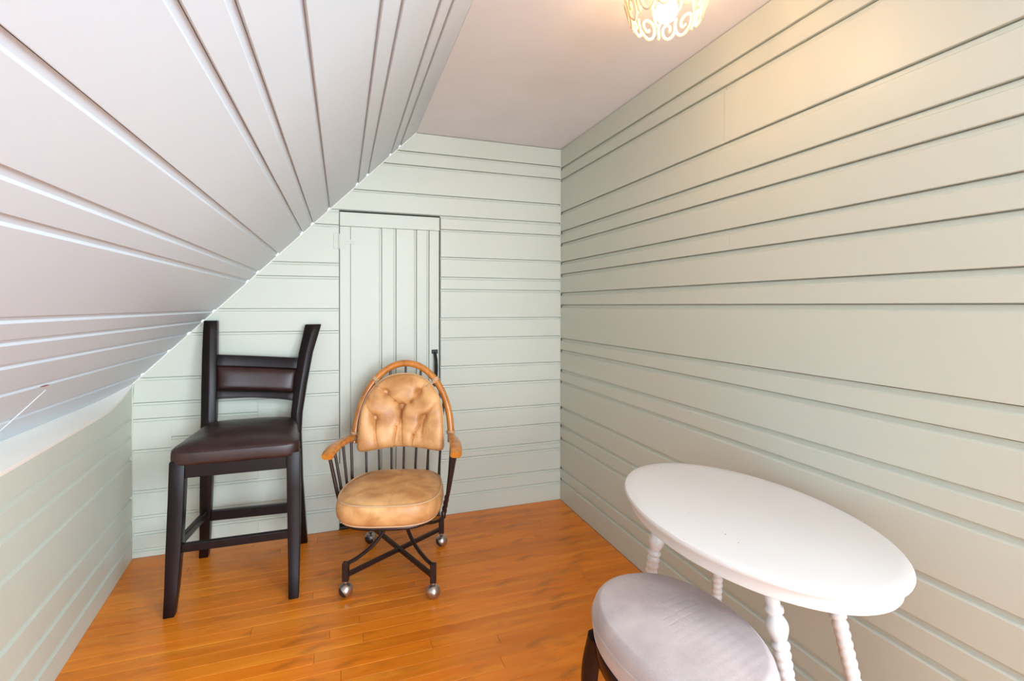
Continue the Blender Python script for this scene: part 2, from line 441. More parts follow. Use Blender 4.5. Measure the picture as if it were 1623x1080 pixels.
# --- sloped ceiling
u = Vector((XA-XL, 0, ZC-ZK)).normalized(); nin = Vector((u.z, 0, -u.x))
ls = (Vector((XA, 0, ZC))-Vector((XL, 0, ZK))).length
EXT = 0.16                                          # runs on below the knee line to the ledge
o1 = Vector((XL, YE, ZK))-u*EXT
TOT = ls+EXT
v, f = box_vf(0, LEN, 0.018, 0.05, 0, TOT+0.02)
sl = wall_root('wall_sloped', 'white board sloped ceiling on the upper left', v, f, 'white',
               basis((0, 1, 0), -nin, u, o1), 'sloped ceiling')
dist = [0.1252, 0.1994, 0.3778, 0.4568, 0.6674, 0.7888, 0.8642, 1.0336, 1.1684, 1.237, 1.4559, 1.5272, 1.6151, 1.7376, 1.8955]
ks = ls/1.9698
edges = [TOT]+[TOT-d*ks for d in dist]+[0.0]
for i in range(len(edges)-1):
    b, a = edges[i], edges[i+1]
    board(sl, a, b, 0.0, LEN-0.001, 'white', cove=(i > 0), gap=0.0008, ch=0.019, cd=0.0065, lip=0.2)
def slope_pt(x, yy, off=0.0):
    z = ZK+(x-XL)*1.0112
    return Vector((x, yy, z))+nin*off
inv = sl.matrix_world.inverted()
# painted-over crack, a raised line of filler, and a bare knot near the peak
v, f = tube_vf([inv @ slope_pt(-2.292, -1.011, 0.0), inv @ slope_pt(-2.235, -1.02, 0.0005), inv @ slope_pt(-2.174, -1.032, 0.0)], 0.0022, 6)
mk('filler_line', v, f, 'white', sl)
v, f = tube_vf([inv @ slope_pt(-1.010, -0.33, 0.0), inv @ slope_pt(-0.985, -0.30, 0.0006), inv @ slope_pt(-0.968, -0.29, 0.0)], [0.0015, 0.0035, 0.001], 6)
mk('bare_knot', v, f, simple('bare_knot', srgb(176, 158, 128), 0.7), sl)

v, f = tube_vf([inv @ slope_pt(-2.156, -1.10, 0.0), inv @ slope_pt(-2.156, -1.075, 0.0008), inv @ slope_pt(-2.157, -1.05, 0.0)], [0.001, 0.003, 0.001], 6)
mk('chip_mark', v, f, simple('red_brown_chip', srgb(150, 104, 98), 0.7), sl)

# --- flat ceiling
v, f = box_vf(XA, 0.06, YE, 0.06, ZC, ZC+0.04)
struct(mk('ceiling', v, f, 'ceil'), 'flat white plaster ceiling strip with the scrollwork lamp', 'ceiling')

# --- caulk beads in the corners
def bead(name, a, b, label, r=0.003):
    v, f = tube_vf([Vector(a)+Vector((.7, 0, -.7))*.0025, Vector(b)+Vector((.7, 0, -.7))*.0025], r, 6); struct(mk(name, v, f, 'caulk', smooth=True), label, 'trim')
bead('trim_2', (XL+0.003, -0.0025, ZK+0.003), (XA-0.003, -0.0025, ZC-0.003), 'thin white bead where the slope meets the far wall')
v, f = tube_vf([(XL+0.001, -0.001, 0.003), (XL+0.001, -0.001, ZK)], 0.003, 6)
struct(mk('trim_3', v, f, 'sage', smooth=True), 'thin painted bead in the left far corner', 'trim')
v, f = tube_vf([(-0.001, -0.001, 0.003), (-0.001, -0.001, ZC-0.002)], 0.003, 6)
struct(mk('trim_4', v, f, 'sage', smooth=True), 'thin painted bead in the right far corner', 'trim')

# --- small attic door, flush with the far wall
dr = struct(bpy.data.objects.new('door_1', None), 'narrow sage green plank door in the far wall', 'door'); COL.objects.link(dr)
dr.location = ((DL+DR)/2, 0, 0)
ox = -(DL+DR)/2
L0, L1, B0, B1 = DL+0.003+ox, DR-0.006+ox, 0.035, DT-0.012
v, f = box_vf(L0, L1, 0.0185, 0.03, B0, B1); mk('back_panel', v, f, 'sage', dr)
v, f = box_vf(L0-0.03, L1+0.03, 0.0605, 0.066, -0.02, DT+0.02); mk('dark_recess', v, f, 'gapwood', dr)
v, f = box_vf(L0, L1, 0.0, 0.018, 1.692, B1); mk('rail', v, f, 'sage', dr, bevel=0.0015)
dx = [L0, -1.284+ox, -1.115+ox, -1.035+ox, -0.918+ox, -0.845+ox, L1]
for i in range(6):
    if i == 0:
        v, f = box_vf(dx[0], dx[1]-0.0015, 0.0, 0.018, B0, 1.690); mk('stile', v, f, 'sage', dr, bevel=0.0015)
    else:
        board(dr, dx[i], dx[i+1], B0, 1.690, 'sage', vertical=True, cove=(i < 5), name='plank', ch=0.013, cd=0.007, gap=0.003)
v, f = box_vf(L0, L1, 0.002, 0.07, 0.0005, 0.012); mk('threshold', v, f, 'gapwood', dr, bevel=0.003)
# hinge painted over in the wall colour
for hz in (1.605, 0.33):
    v, f = box_vf(-1.375+ox, -1.350+ox, -0.004, -0.0002, hz-0.042, hz+0.042)
    h = mk('hinge', v, f, 'sage', dr, bevel=0.001)
    v, f = tube_vf([(-1.346+ox, -0.004, hz-0.042), (-1.346+ox, -0.004, hz+0.042)], 0.0045, 8)
    mk('hinge_pin', v, f, 'sage', h, smooth=True)
    rings = [[Vector((x+ox, d, hz+k*hgt)) for d, k in ((-0.0002, -1), (-0.004, -1), (-0.004, 1), (-0.0002, 1))]
             for x, hgt in ((-1.342, 0.03), (-1.325, 0.028), (-1.318, 0.013), (-1.262, 0.010), (-1.252, 0.004))]
    v, f = loft_vf(rings); mk('strap', v, f, 'sage', h)
    for px in (-1.362, -1.30, -1.275):
        v, f = lathe_vf([(0.004, 0), (0.004, 0.6), (0.002, 1)], (px+ox, -0.003, hz), (px+ox, -0.006, hz), 8); mk('screw', v, f, 'sage', h)
hd = -0.813+ox
path = smooth_path([(hd, -0.003, 0.972), (hd, -0.016, 0.965), (hd+0.002, -0.032, 0.93), (hd+0.003, -0.036, 0.88), (hd+0.002, -0.03, 0.83), (hd, -0.012, 0.80), (hd, -0.003, 0.79)], 5)
v, f = tube_vf(path, [0.007+0.003*sin(pi*i/(len(path)-1)) for i in range(len(path))], 8)
hn = mk('door_handle', v, f, 'iron', dr, smooth=True)
hn['label'] = 'black iron pull handle'
for hz in (0.978, 0.785):
    v, f = box_vf(hd-0.018, hd+0.018, -0.008, -0.0002, hz-0.012, hz+0.012); mk('handle_plate', v, f, 'iron', hn, bevel=0.003, seg=2)

# ------------------------------------------------------------------ bar stool
SR = Vector((-1.754, -0.33, 0))
def rel(v, r): return [Vector(p)-r for p in v]
stool = thing('bar_stool', 'tall dark espresso wood bar stool with brown leather seat, in the left corner', 'bar stool', SR)
def spart(name, vf, mat, bevel=0.0, seg=2, smooth=False, parent=None, sharp=40):
    return mk(name, rel(vf[0], SR), vf[1], mat, parent or stool, bevel=bevel, seg=seg, smooth=smooth, sharp=sharp)
# front legs, tapering with a slight sabre curve
spart('leg', bar_vf([((-1.965, -0.535, 0.612), .028, .027), ((-1.969, -0.540, 0.45), .028, .027), ((-1.975, -0.552, 0.25), .027, .026), ((-1.980, -0.566, 0.10), .0235, .023), ((-1.985, -0.58, 0.0), .020, .020)]), 'espresso', .004, smooth=True)
spart('leg', bar_vf([((-1.532, -0.535, 0.612), .027, .027), ((-1.530, -0.54, 0.45), .027, .027), ((-1.528, -0.553, 0.25), .025, .025), ((-1.527, -0.575, 0.10), .022, .022), ((-1.526, -0.60, 0.0), .020, .020)]), 'espresso', .004, smooth=True)
# rear legs run up into the back posts; ridge along the front face above the seat
def rear(st):
    rings = []
    for c, hx, hy, ridge in st:
        c = Vector(c)
        rings.append([c+Vector((-hx, -hy, 0)), c+Vector((0.1*hx, -hy-ridge, 0)), c+Vector((hx, -hy, 0)), c+Vector((hx, hy, 0)), c+Vector((-hx, hy, 0))])
    return loft_vf(rings)
spart('leg', rear([((-1.978, -0.085, 0.0), .020, .022, 0), ((-1.968, -0.105, 0.12), .022, .024, 0), ((-1.956, -0.135, 0.35), .025, .025, 0), ((-1.946, -0.15, 0.6), .029, .026, .002),
                   ((-1.941, -0.145, 0.70), .032, .026, .010), ((-1.944, -0.12, 0.85), .033, .025, .012), ((-1.950, -0.085, 1.0), .032, .024, .012), ((-1.955, -0.05, 1.12), .031, .022, .010), ((-1.956, -0.036, 1.172), .030, .020, .008)]), 'espresso', .004, smooth=True, sharp=28)
spart('leg', rear([((-1.524, -0.085, 0.0), .022, .022, 0), ((-1.532, -0.105, 0.12), .023, .024, 0), ((-1.545, -0.135, 0.35), .024, .025, 0), ((-1.552, -0.15, 0.6), .025, .026, .002),
                   ((-1.549, -0.145, 0.70), .027, .026, .010), ((-1.531, -0.12, 0.85), .030, .025, .012), ((-1.510, -0.085, 1.0), .034, .024, .012), ((-1.487, -0.05, 1.10), .038, .022, .012), ((-1.476, -0.036, 1.148), .040, .020, .010)]), 'espresso', .004, smooth=True, sharp=28)
# seat frame
spart('apron', beam_vf((-1.938, -0.55, 0.575), (-1.558, -0.55, 0.575), .022, .066), 'espresso', .003)
spart('apron', beam_vf((-1.922, -0.15, 0.575), (-1.575, -0.15, 0.575), .022, .066), 'espresso', .003)
spart('apron', beam_vf((-1.968, -0.51, 0.575), (-1.952, -0.175, 0.575), .022, .066), 'espresso', .003)
spart('apron', beam_vf((-1.528, -0.51, 0.575), (-1.545, -0.175, 0.575), .022, .066), 'espresso', .003)
# stretchers
spart('stretcher', beam_vf((-1.950, -0.553, 0.257), (-1.550, -0.558, 0.257), .024, .034), 'espresso', .003)
spart('stretcher', beam_vf((-1.940, -0.122, 0.213), (-1.562, -0.122, 0.205), .024, .048), 'espresso', .003)
spart('stretcher', beam_vf((-1.972, -0.525, 0.262), (-1.959, -0.145, 0.232), .022, .034), 'espresso', .003)
spart('stretcher', beam_vf((-1.528, -0.53, 0.262), (-1.541, -0.145, 0.232), .022, .034), 'espresso', .003)

def cushion_vf(outline, prof, zfun=None, tops=8):
    """outline(theta)->(x,y) unit offsets from the centre; prof: rings (inset factor, z)"""
    n = 128; rings = []
    for fct, z in prof:
        ring = []
        for k in range(n):
            x, y = outline(2*pi*k/n); x, y = x*fct, y*fct
            ring.append(Vector((x, y, z+(zfun(x, y, fct) if zfun else 0))))
        rings.append(ring)
    return loft_vf(rings)
def trapezoid(theta, wf, wb, yf, yb, pw=7):
    """rounded trapezoid: half widths at the front / back"""
    c, s = cos(theta), sin(theta)
    k = (abs(c)**pw+abs(s)**pw)**(-1/pw)
    uu, vv = c*k, s*k
    y = vv*(yb-yf)/2
    t = (vv+1)/2
    return uu*(wf+(wb-wf)*t), y
out = lambda th: trapezoid(th, .253, .192, -.57, -.125, 9)
cx, cyy = -1.752, -0.3475
prof = [(0.90, .6055), (0.975, .606), (0.994, .610), (1.002, .620), (1.004, .637), (1.0, .654), (0.992, .661), (0.97, .667), (0.9, .675), (0.8, .682), (0.65, .688), (0.45, .692), (0.25, .694), (0.08, .695)]
v, f = cushion_vf(out, prof, lambda x, y, k: 0.004*noise.noise(Vector((x*9, y*9, 3)))*k+0.012*(y/.22)*min(1, k) if k > 0 else 0)
v = [p+Vector((cx, cyy, 0)) for p in v]
seat = mk('seat', rel(v, SR), f, 'brownleather', stool, smooth=True, sharp=60)
seat['label'] = 'dark brown leather seat cushion'
# seam along the top edge of the cushion
ring = []
for k in range(64):
    x, y = out(2*pi*k/64); x, y = x*0.992, y*0.992
    ring.append(Vector((x+cx, y+cyy, .660+0.012*(y/.22)))-SR)
v, f = tube_vf(ring, 0.0024, 5, closed=True); mk('seam', v, f, 'brownleather', seat, smooth=True)
# back: two rails and a padded panel
def rail(l0, r0, l1, r1, th, arch=0.0, n=10, bow=0.012):
    """l0,r0 bottom ends; l1,r1 top ends"""
    rings = []
    for i in range(n+1):
        t = i/n; k = 4*t*(1-t)
        b = Vector(l0).lerp(Vector(r0), t)+Vector((0, bow*k, arch*k)); tt = Vector(l1).lerp(Vector(r1), t)+Vector((0, bow*k, 0))
        rings.append([b+Vector((0, -th/2, 0)), tt+Vector((0, -th/2, 0)), tt+Vector((0, th/2, 0)), b+Vector((0, th/2, 0))])
    return loft_vf(rings)
spart('top_rail', rail((-1.925, -.098, .950), (-1.545, -.098, .920), (-1.922, -.085, 1.003), (-1.533, -.085, .973), .024), 'espresso', .003, smooth=True, sharp=30)
spart('lower_rail', rail((-1.918, -.128, .790), (-1.568, -.128, .760), (-1.920, -.122, .828), (-1.560, -.122, .798), .024, arch=.008), 'espresso', .003, smooth=True, sharp=30)
# pad
nu, nv = 24, 10; vv = []; ff = []
for side in (-1, 1):
    for j in range(nv+1):
        for i in range(nu+1):
            s, t = i/nu, j/nv
            base = Vector((-1.918, -.122, .830)).lerp(Vector((-1.560, -.122, .800)), s).lerp(Vector((-1.921, -.098, .949)).lerp(Vector((-1.549, -.098, .919)), s), t)
            prf = (1-abs(2*s-1)**6)**.5*(1-abs(2*t-1)**4)**.5
            dep = (-0.026*prf if side < 0 else 0.012)
            vv.append(base+Vector((0, dep+0.012*4*s*(1-s), 0)))
n0 = (nu+1)*(nv+1)
for side in (0, 1):
    for j in range(nv):
        for i in range(nu):
            a = side*n0+j*(nu+1)+i; ff.append((a, a+1, a+nu+2, a+nu+1))
per = [i for i in range(nu+1)]+[j*(nu+1)+nu for j in range(1, nv+1)]+[nv*(nu+1)+i for i in range(nu-1, -1, -1)]+[j*(nu+1) for j in range(nv-1, 0, -1)]
for a, b in zip(per, per[1:]+per[:1]): ff.append((a, b, b+n0, a+n0))
pd = mk('back_pad', rel(vv, SR), ff, 'brownleather', stool, smooth=True, sharp=50)
pd['label'] = 'padded brown leather back panel'

# ------------------------------------------------------------------ swivel chair
RC = Vector((-1.085, -0.52, 0)); RA = radians(-16)
chair = thing('swivel_chair', 'tan leather swivel armchair with honey bentwood hoop and casters, before the small door', 'chair', RC, RA)
CH = lambda name, vf, mat, parent=None, **k: mk(name, vf[0], vf[1], mat, parent or chair, **k)
RM = Matrix.Rotation(-RA, 3, 'Z')
def loc(x, y, z): return RM @ (Vector((x, y, 0))-RC)+Vector((0, 0, z))
# base: two crossing bars, four corner posts with casters, four sweeping braces
feet = [loc(-1.316, -0.672, 0), loc(-0.963, -0.805, 0), loc(-0.843, -0.366, 0), loc(-1.190, -0.215, 0)]
c0 = loc(-1.078, -0.525, 0)
for i, fp in enumerate(feet):
    post = CH('post', bar_vf([(fp+Vector((0, 0, .068)), .013, .013), (fp+Vector((0, 0, .148)), .013, .013)]), 'brownmetal', bevel=.002)
    d = (fp-c0); r = Vector((d.x, d.y, 0)).normalized()
    CH('stem', lathe_vf([(.006, 0), (.006, .5), (.011, .5), (.011, 1)], fp+Vector((0, 0, .056)), fp+Vector((0, 0, .070)), 10), 'chrome', parent=post, smooth=True)
    # ball caster: chromed hood over a dark wheel
    side = Matrix.Rotation(radians((35, -50, 20, 70)[i]), 3, 'Z') @ Vector((1, 0, 0))
    ctr = fp+Vector((0, 0, .030)); ax = (side*0.8+Vector((0, 0, .45))).normalized()
    hood = [(max(.0015, .0305*sin(a)), (1-cos(a))/2) for a in [pi*k/12 for k in range(13)]]
    wheel = CH('caster', lathe_vf(hood[:9], ctr+ax*.0305, ctr-ax*.0305, 16), 'chrome', smooth=True)
    CH('wheel', lathe_vf([(max(.001, .0285*sin(a)), (1-cos(a))/2) for a in [pi*k/12 for k in range(13)]], ctr+ax*.0285, ctr-ax*.029, 16), 'blackplastic', parent=wheel, smooth=True)
    # sweeping brace
    pts = [fp+Vector((0, 0, .140))-r*.01, fp*0.78+c0*0.22+Vector((0, 0, .142)), fp*0.50+c0*0.50+Vector((0, 0, .165)), fp*0.27+c0*0.73+Vector((0, 0, .215)), fp*0.16+c0*0.84+Vector((0, 0, .305))]
    pts[1].z = .146; pts[2].z = .172; pts[3].z = .225
    CH('brace', tube_vf(smooth_path(pts, 6), .0085, 8), 'brownmetal', smooth=True)
CH('cross_bar', beam_vf(feet[0]+Vector((0, 0, .092)), feet[2]+Vector((0, 0, .092)), .018, .018), 'brownmetal', bevel=.002)
CH('cross_bar', beam_vf(feet[1]+Vector((0, 0, .094)), feet[3]+Vector((0, 0, .094)), .018, .018), 'brownmetal', bevel=.002)
CH('hub', lathe_vf([(.03, 0), (.05, .1), (.055, .5), (.09, .6), (.09, 1)], c0+Vector((0, 0, .262)), c0+Vector((0, 0, .318)), 20), 'brownmetal', smooth=True, sharp=30)
# seat frame hoop under the cushion
def seat_out(th, g=0.0):
    c, s = cos(th), sin(th); pw = 3.2
    k = (abs(c)**pw+abs(s)**pw)**(-1/pw)
    x, y = c*k, s*k
    return x*(.232-.022*max(0, y)+g), y*(.240+g)
SC = Vector((-0.008, -0.055, 0))
fr = [Vector((seat_out(2*pi*k/40, -.035)[0], seat_out(2*pi*k/40, -.035)[1], .312))+SC for k in range(40)]
CH('seat_frame', tube_vf(fr, .010, 8, closed=True), 'brownmetal', smooth=True)
CH('frame_bar', join(beam_vf(Vector((-.20, -.05, .314)), Vector((.185, -.05, .314)), .03, .012), beam_vf(Vector((-.008, -.25, .314)), Vector((-.008, .14, .314)), .03, .012)), 'brownmetal')
# cushion
def cz(x, y, k):
    d = 0.0
    if k < 0.93:
        d += 0.007*noise.noise(Vector((x*7, y*7, 1.3)))+0.004*noise.noise(Vector((x*18, y*18, 5)))
        d -= 0.006*math.exp(-((x-0.03+0.25*(y-.05))/.008)**2)*math.exp(-((y-.12)/.05)**2)
    return d
prof = [(0.80, .322), (0.93, .327), (0.985, .343), (1.0, .366), (0.995, .390), (0.975, .406), (0.955, .4125), (0.93, .415), (0.90, .419), (0.87, .423), (0.83, .4265), (0.78, .4295), (0.72, .4325), (0.65, .435), (0.58, .4368), (0.5, .438), (0.42, .4387), (0.35, .439), (0.28, .439), (0.2, .439), (0.12, .439), (0.05, .439)]
v, f = cushion_vf(lambda th: seat_out(th), prof, cz)
v = [p+SC for p in v]
cs = mk('seat', v, f, 'tan', chair, smooth=True, sharp=70); cs['label'] = 'worn tan leather seat cushion'
for fct, z in ((0.957, .4145), (0.935, .3265)):
    pp = [Vector((seat_out(2*pi*k/64)[0]*fct, seat_out(2*pi*k/64)[1]*fct, z))+SC for k in range(64)]
    v, f = tube_vf(pp, .0034, 6, closed=True); mk('piping', v, f, 'tanpipe', cs, smooth=True)
# bentwood hoop
HW, HZ0, HH = .241, .585, .362
def hoop(t, r=1.0):       # t 0..pi
    x = -HW*cos(t); z = HZ0+HH*sin(t)
    yy = .175+.085*(z-HZ0)/HH
    return Vector((x, yy, z))
hp = [Vector((-HW-.002, .165, .555))]+[hoop(pi*k/36) for k in range(37)]+[Vector((HW+.002, .165, .555))]
CH('back_hoop', tube_vf(hp, .0175, 12), 'honey', smooth=True)
for sx in (-1, 1):
    # arm: flattened bentwood, bound to the hoop with a leather wrap
    pts = [(sx*.240, .178, .580), (sx*.248, .13, .590), (sx*.262, .06, .596), (sx*.275, -.02, .596), (sx*.283, -.08, .588), (sx*.284, -.125, .575)]
    P = smooth_path([Vector(q) for q in pts], 5); rings = []
    for i, p in enumerate(P):
        t = (P[min(i+1, len(P)-1)]-P[max(i-1, 0)]).normalized()
        s = t.cross(Vector((0, 0, 1))).normalized(); w = s.cross(t)
        k = i/(len(P)-1); a = .017+.010*min(1, k*1.6); b = .016
        if i == len(P)-1: a *= .93; b *= .9
        rings.append([p+(a*(abs(cos(q))**.7)*(1 if cos(q) >= 0 else -1))*s+(b*(abs(sin(q))**.7)*(1 if sin(q) >= 0 else -1))*w for q in [2*pi*j/16 for j in range(16)]])
    v, f = loft_vf(rings); arm = mk('armrest', v, f, 'honey', chair, smooth=True, sharp=50)
    c = hoop(0 if sx < 0 else pi)
    for dz in (0.012, 0.018, 0.024):
        pp = [c+Vector((.0195*cos(q), .0195*sin(q)+.002, dz)) for q in [2*pi*j/14 for j in range(14)]]
        v, f = tube_vf(pp, .0032, 5, closed=True); mk('wrap', v, f, 'tanpipe', arm, smooth=True)
    # arm spindles down to the seat frame
    for k, (ty, by) in enumerate(((-.105, -.085), (-.035, -.03), (.045, .035), (.13, .10))):
        tx = .281 if ty < -.03 else (.272 if ty < 0 else (.264 if ty < .1 else .248))
        tz = .575 if k == 0 else .585
        CH('spindle', join(tube_vf([(sx*tx, ty, tz), (sx*(tx*.4+.6*.232), ty*.4+by*.6, .41), (sx*.226, by, .292)], .0068 if k else .0085, 8),
                           lathe_vf([(.010, 0), (.0115, .3), (.0115, .8), (.008, 1)], (sx*.226, by, .276), (sx*.226, by, .308), 10)), 'brownmetal', smooth=True)
# back spindles up to the hoop
for k in range(7):
    t = pi*(0.17+0.66*k/6)
    top = hoop(t)
    bx = -.178+.356*k/6
    by = .172-.02*(bx/.18)**2
    CH('spindle', tube_vf(smooth_path([(bx, by, .295), (bx*1.04, by+.025, .48), (top.x*.97, top.y-.002, top.z-.012)], 4), .0060, 8), 'brownmetal', smooth=True)
# tufted back cushion
B0z, TZ = .512, .895
def pad_out(th):
    """arch outline in (x,z) relative to the centre"""
    c, s = cos(th), sin(th)
    if s >= 0:
        k = (abs(c)**2.35+abs(s)**2.35)**(-1/2.35)
        return c*k*.208, s*k*.265
    k = (abs(c)**9+abs(s)**9)**(-1/9)
    x, z = c*k*(.208+.012*abs(s)**2), s*k*.112
    z += (0.016*(1-(x/.21)**2)+0.004)*abs(s)**1.0
    return x, z
PC = Vector((-0.002, 0, .630))
btn = [(-.092, .805), (.078, .805), (-.010, .735), (-.138, .683), (.104, .683)]
crease = [((-.092, .805), (-.150, .850)), ((-.092, .805), (-.045, .765)), ((-.045, .765), (-.010, .735)), ((-.010, .735), (.035, .755)), ((.035, .755), (.078, .805)), ((.078, .805), (.100, .845)),
          ((-.010, .735), (-.014, .53)), ((-.010, .735), (.001, .53)), ((-.138, .683), (-.185, .755)), ((-.138, .683), (-.115, .53)), ((.104, .683), (.175, .775)), ((.104, .683), (.055, .60)), ((.055, .60), (.040, .53)), ((.104, .683), (.098, .59)), ((-.03, .64), (-.045, .54))]
def segd(px, pz, a, b):
    ax_, az, bx_, bz = *a, *b; dx_, dz_ = bx_-ax_, bz-az
    t = max(0, min(1, ((px-ax_)*dx_+(pz-az)*dz_)/(dx_*dx_+dz_*dz_)))
    return sqrt((px-ax_-t*dx_)**2+(pz-az-t*dz_)**2), t
def pad_y(x): return .186-.055*(x/.21)**2
def pad_depth(x, z, k):
    T = .054*max(0, 1-k**5)**.5
    d = T
    for bx, bz in btn:
        q = (x-bx)**2+(z-bz)**2
        d -= T*(.50*math.exp(-q/.00024)+.30*math.exp(-q/.0018))
    for a, b in crease:
        ds, t = segd(x, z, a, b)
        d -= T*((.30*(1-.5*t))*math.exp(-(ds/.0040)**2)+.14*(1-.4*t)*math.exp(-(ds/.016)**2))
    d += T*.10*noise.noise(Vector((x*11, z*11, 2)))
    return d
def lean(z): return .085*(z-HZ0)/HH*.9
n = 220; kk = [0.02]+[i/66 for i in range(1, 63)]+[.955, .972, .985, .994, 1.0]
vv = []; ff = []
for k in kk:
    for j in range(n):
        x, z = pad_out(2*pi*j/n); x = x*k+PC.x; z = z*k+PC.z
        vv.append(Vector((x, pad_y(x)+lean(z)-.010-pad_depth(x, z, k), z)))
rows = len(kk)
for k in (1.0, .9, .5, .02):
    for j in range(n):
        x, z = pad_out(2*pi*j/n); x = x*k+PC.x; z = z*k+PC.z
        vv.append(Vector((x, pad_y(x)+lean(z)-.010+.008*(1-k**4), z)))
tot = rows+3
# merge the shared rim ring: skip the duplicate k=1 ring on the back side
idx = list(range(rows))+[rows+1, rows+2, rows+3]
for a, b in zip(idx[:-1], idx[1:]):
    for j in range(n): ff.append((a*n+j, a*n+(j+1) % n, b*n+(j+1) % n, b*n+j))
ff.append(tuple(range(n-1, -1, -1))); ff.append(tuple(range((rows+3)*n, (rows+4)*n)))
me_pad = mk('back_cushion', vv, ff, 'tan', chair, smooth=True, sharp=80); me_pad['label'] = 'tan leather back cushion tufted with five buttons'
pp = [Vector((pad_out(2*pi*j/n)[0]*.998+PC.x, 0, pad_out(2*pi*j/n)[1]*.998+PC.z)) for j in range(n)]
pp = [Vector((p.x, pad_y(p.x)+lean(p.z)-.010, p.z)) for p in pp]
v, f = tube_vf(pp, .0042, 6, up=Vector((0, 1, 0)), closed=True); mk('piping', v, f, 'tanpipe', me_pad, smooth=True)
for bx, bz in btn:
    yy = pad_y(bx)+lean(bz)-.010-pad_depth(bx, bz, .5)
    v, f = lathe_vf([(.001, 0), (.006, .12), (.0088, .5), (.0075, .9), (.004, 1)], (bx, yy-.008, bz), (bx, yy+.003, bz), 12)
    mk('button', v, f, 'tanpipe', me_pad, smooth=True)
# leather straps tying the cushion to the hoop
for t, tgt in ((pi*.285, (-.125, .835)), (pi*.725, (.115, .838))):
    c = hoop(t); tn = (hoop(t+.02)-hoop(t-.02)).normalized(); s1 = tn.cross(Vector((0, 1, 0))).normalized(); s2 = s1.cross(tn)
    parts = []
    for dd in (-.006, 0, .006):
        parts.append(tube_vf([c+tn*dd+.0195*(cos(q)*s1+sin(q)*s2) for q in [2*pi*j/14 for j in range(14)]], .0034, 5, closed=True))
    yy = pad_y(tgt[0])+lean(tgt[1])-.010-pad_depth(tgt[0], tgt[1], .9)
    for dd in (-.004, .004):
        parts.append(tube_vf([c+tn*dd+Vector((0, -.018, -.004)), Vector((tgt[0]+dd, yy-.004, tgt[1]))], .003, 5))
    v, f = join(*parts); mk('strap', v, f, 'tanpipe', me_pad, smooth=True)

# ------------------------------------------------------------------ oval white table
TC = Vector((-0.3144, -1.8396, 0))
table = thing('side_table', 'oval white painted side table with bead turned legs, against the right wall', 'table', TC, -0.0616)
A_, B_, TZt = .268, .407, .70
RT = Matrix.Rotation(0.0616, 3, 'Z')
def tl(x, y, z): return RT @ (Vector((x, y, 0))-TC)+Vector((0, 0, z))
def oval(fx, z, n=96, ins=0.0):
    return [Vector(((A_-ins)*cos(2*pi*k/n), (B_-ins)*sin(2*pi*k/n), z)) for k in range(n)]
tp = [(.05, TZt-.015), (.006, TZt-.0150), (.0015, TZt-.0125), (.0, TZt-.008), (.0008, TZt-.004), (.003, TZt-.001), (.006, TZt), (.03, TZt), (.12, TZt), (.2, TZt)]
v, f = loft_vf([oval(1, z, ins=i) for i, z in tp])
mk('tabletop', v, f, 'tablewhite', table, smooth=True, sharp=35)
ap = [(.045, .650), (.023, .650), (.0185, .653), (.0175, .660), (.019, .680), (.016, .686)]
v, f = loft_vf([oval(1, z, ins=i) for i, z in ap]+[oval(1, .686, ins=.045)], cap=False)
n = 96; m = len(ap)+1
f = f+[((m-1)*n+j, (m-1)*n+(j+1) % n, (j+1) % n, j) for j in range(n)]
mk('apron', v, f, 'tablewhite', table, smooth=True, sharp=35)
def legprof(Lh):
    """collar, vase, then a long run of beads tapering to the foot; t from the top"""
    pr = [(.019, 0), (.019, .10), (.0165, .125), (.0150, .150), (.0150, .158), (.0200, .165), (.0200, .176), (.0140, .184)]
    for i in range(11):
        a = i/10; pr.append((.0140+.0095*sin(pi*a**.8), .190+.080*a))
    pr += [(.0140, .274), (.0195, .280), (.0195, .290), (.0145, .297)]
    t = .300; nb = 22
    bl = (.93-t)/nb
    for b in range(nb):
        R = .0190-.005*b/nb
        for q in (0.1, .3, .5, .7, .9):
            pr.append((R*(.80+.20*sin(pi*q)), t+bl*(b+q)))
    pr += [(.013, .935), (.017, .95), (.018, .975), (.012, 1.0)]
    return pr
# small chips in the paint of the top
MT['chip'] = simple('bare_paint_chip', srgb(150, 128, 112), 0.7)
for (x, y), r in (((-.305, -1.478), .0022), ((-.463, -1.814), .0014), ((-.476, -1.866), .0012), ((-.459, -1.942), .0022), ((-.456, -1.930), .0012), ((-.570, -1.930), .0014), ((-.462, -1.986), .0018)):
    c = tl(x, y, TZt)
    v, f = lathe_vf([(r, 0), (r*.7, 1)], c, c+Vector((0, 0, .0003)), 7); mk('paint_chip', v, f, 'chip', table)
LEGS = [((-.408, -1.640), (-.460, -1.53)), ((-.215, -1.655), (-.165, -1.575)), ((-.430, -2.03), (-.335, -2.10)), ((-.185, -1.96), (-.165, -2.15))]
for (tx, ty), (bx, by) in LEGS:
    v, f = lathe_vf(legprof(.68), tl(tx, ty, .686), tl(bx, by, 0.0), 14)
    mk('leg', v, f, 'tablewhite', table, smooth=True, sharp=60)

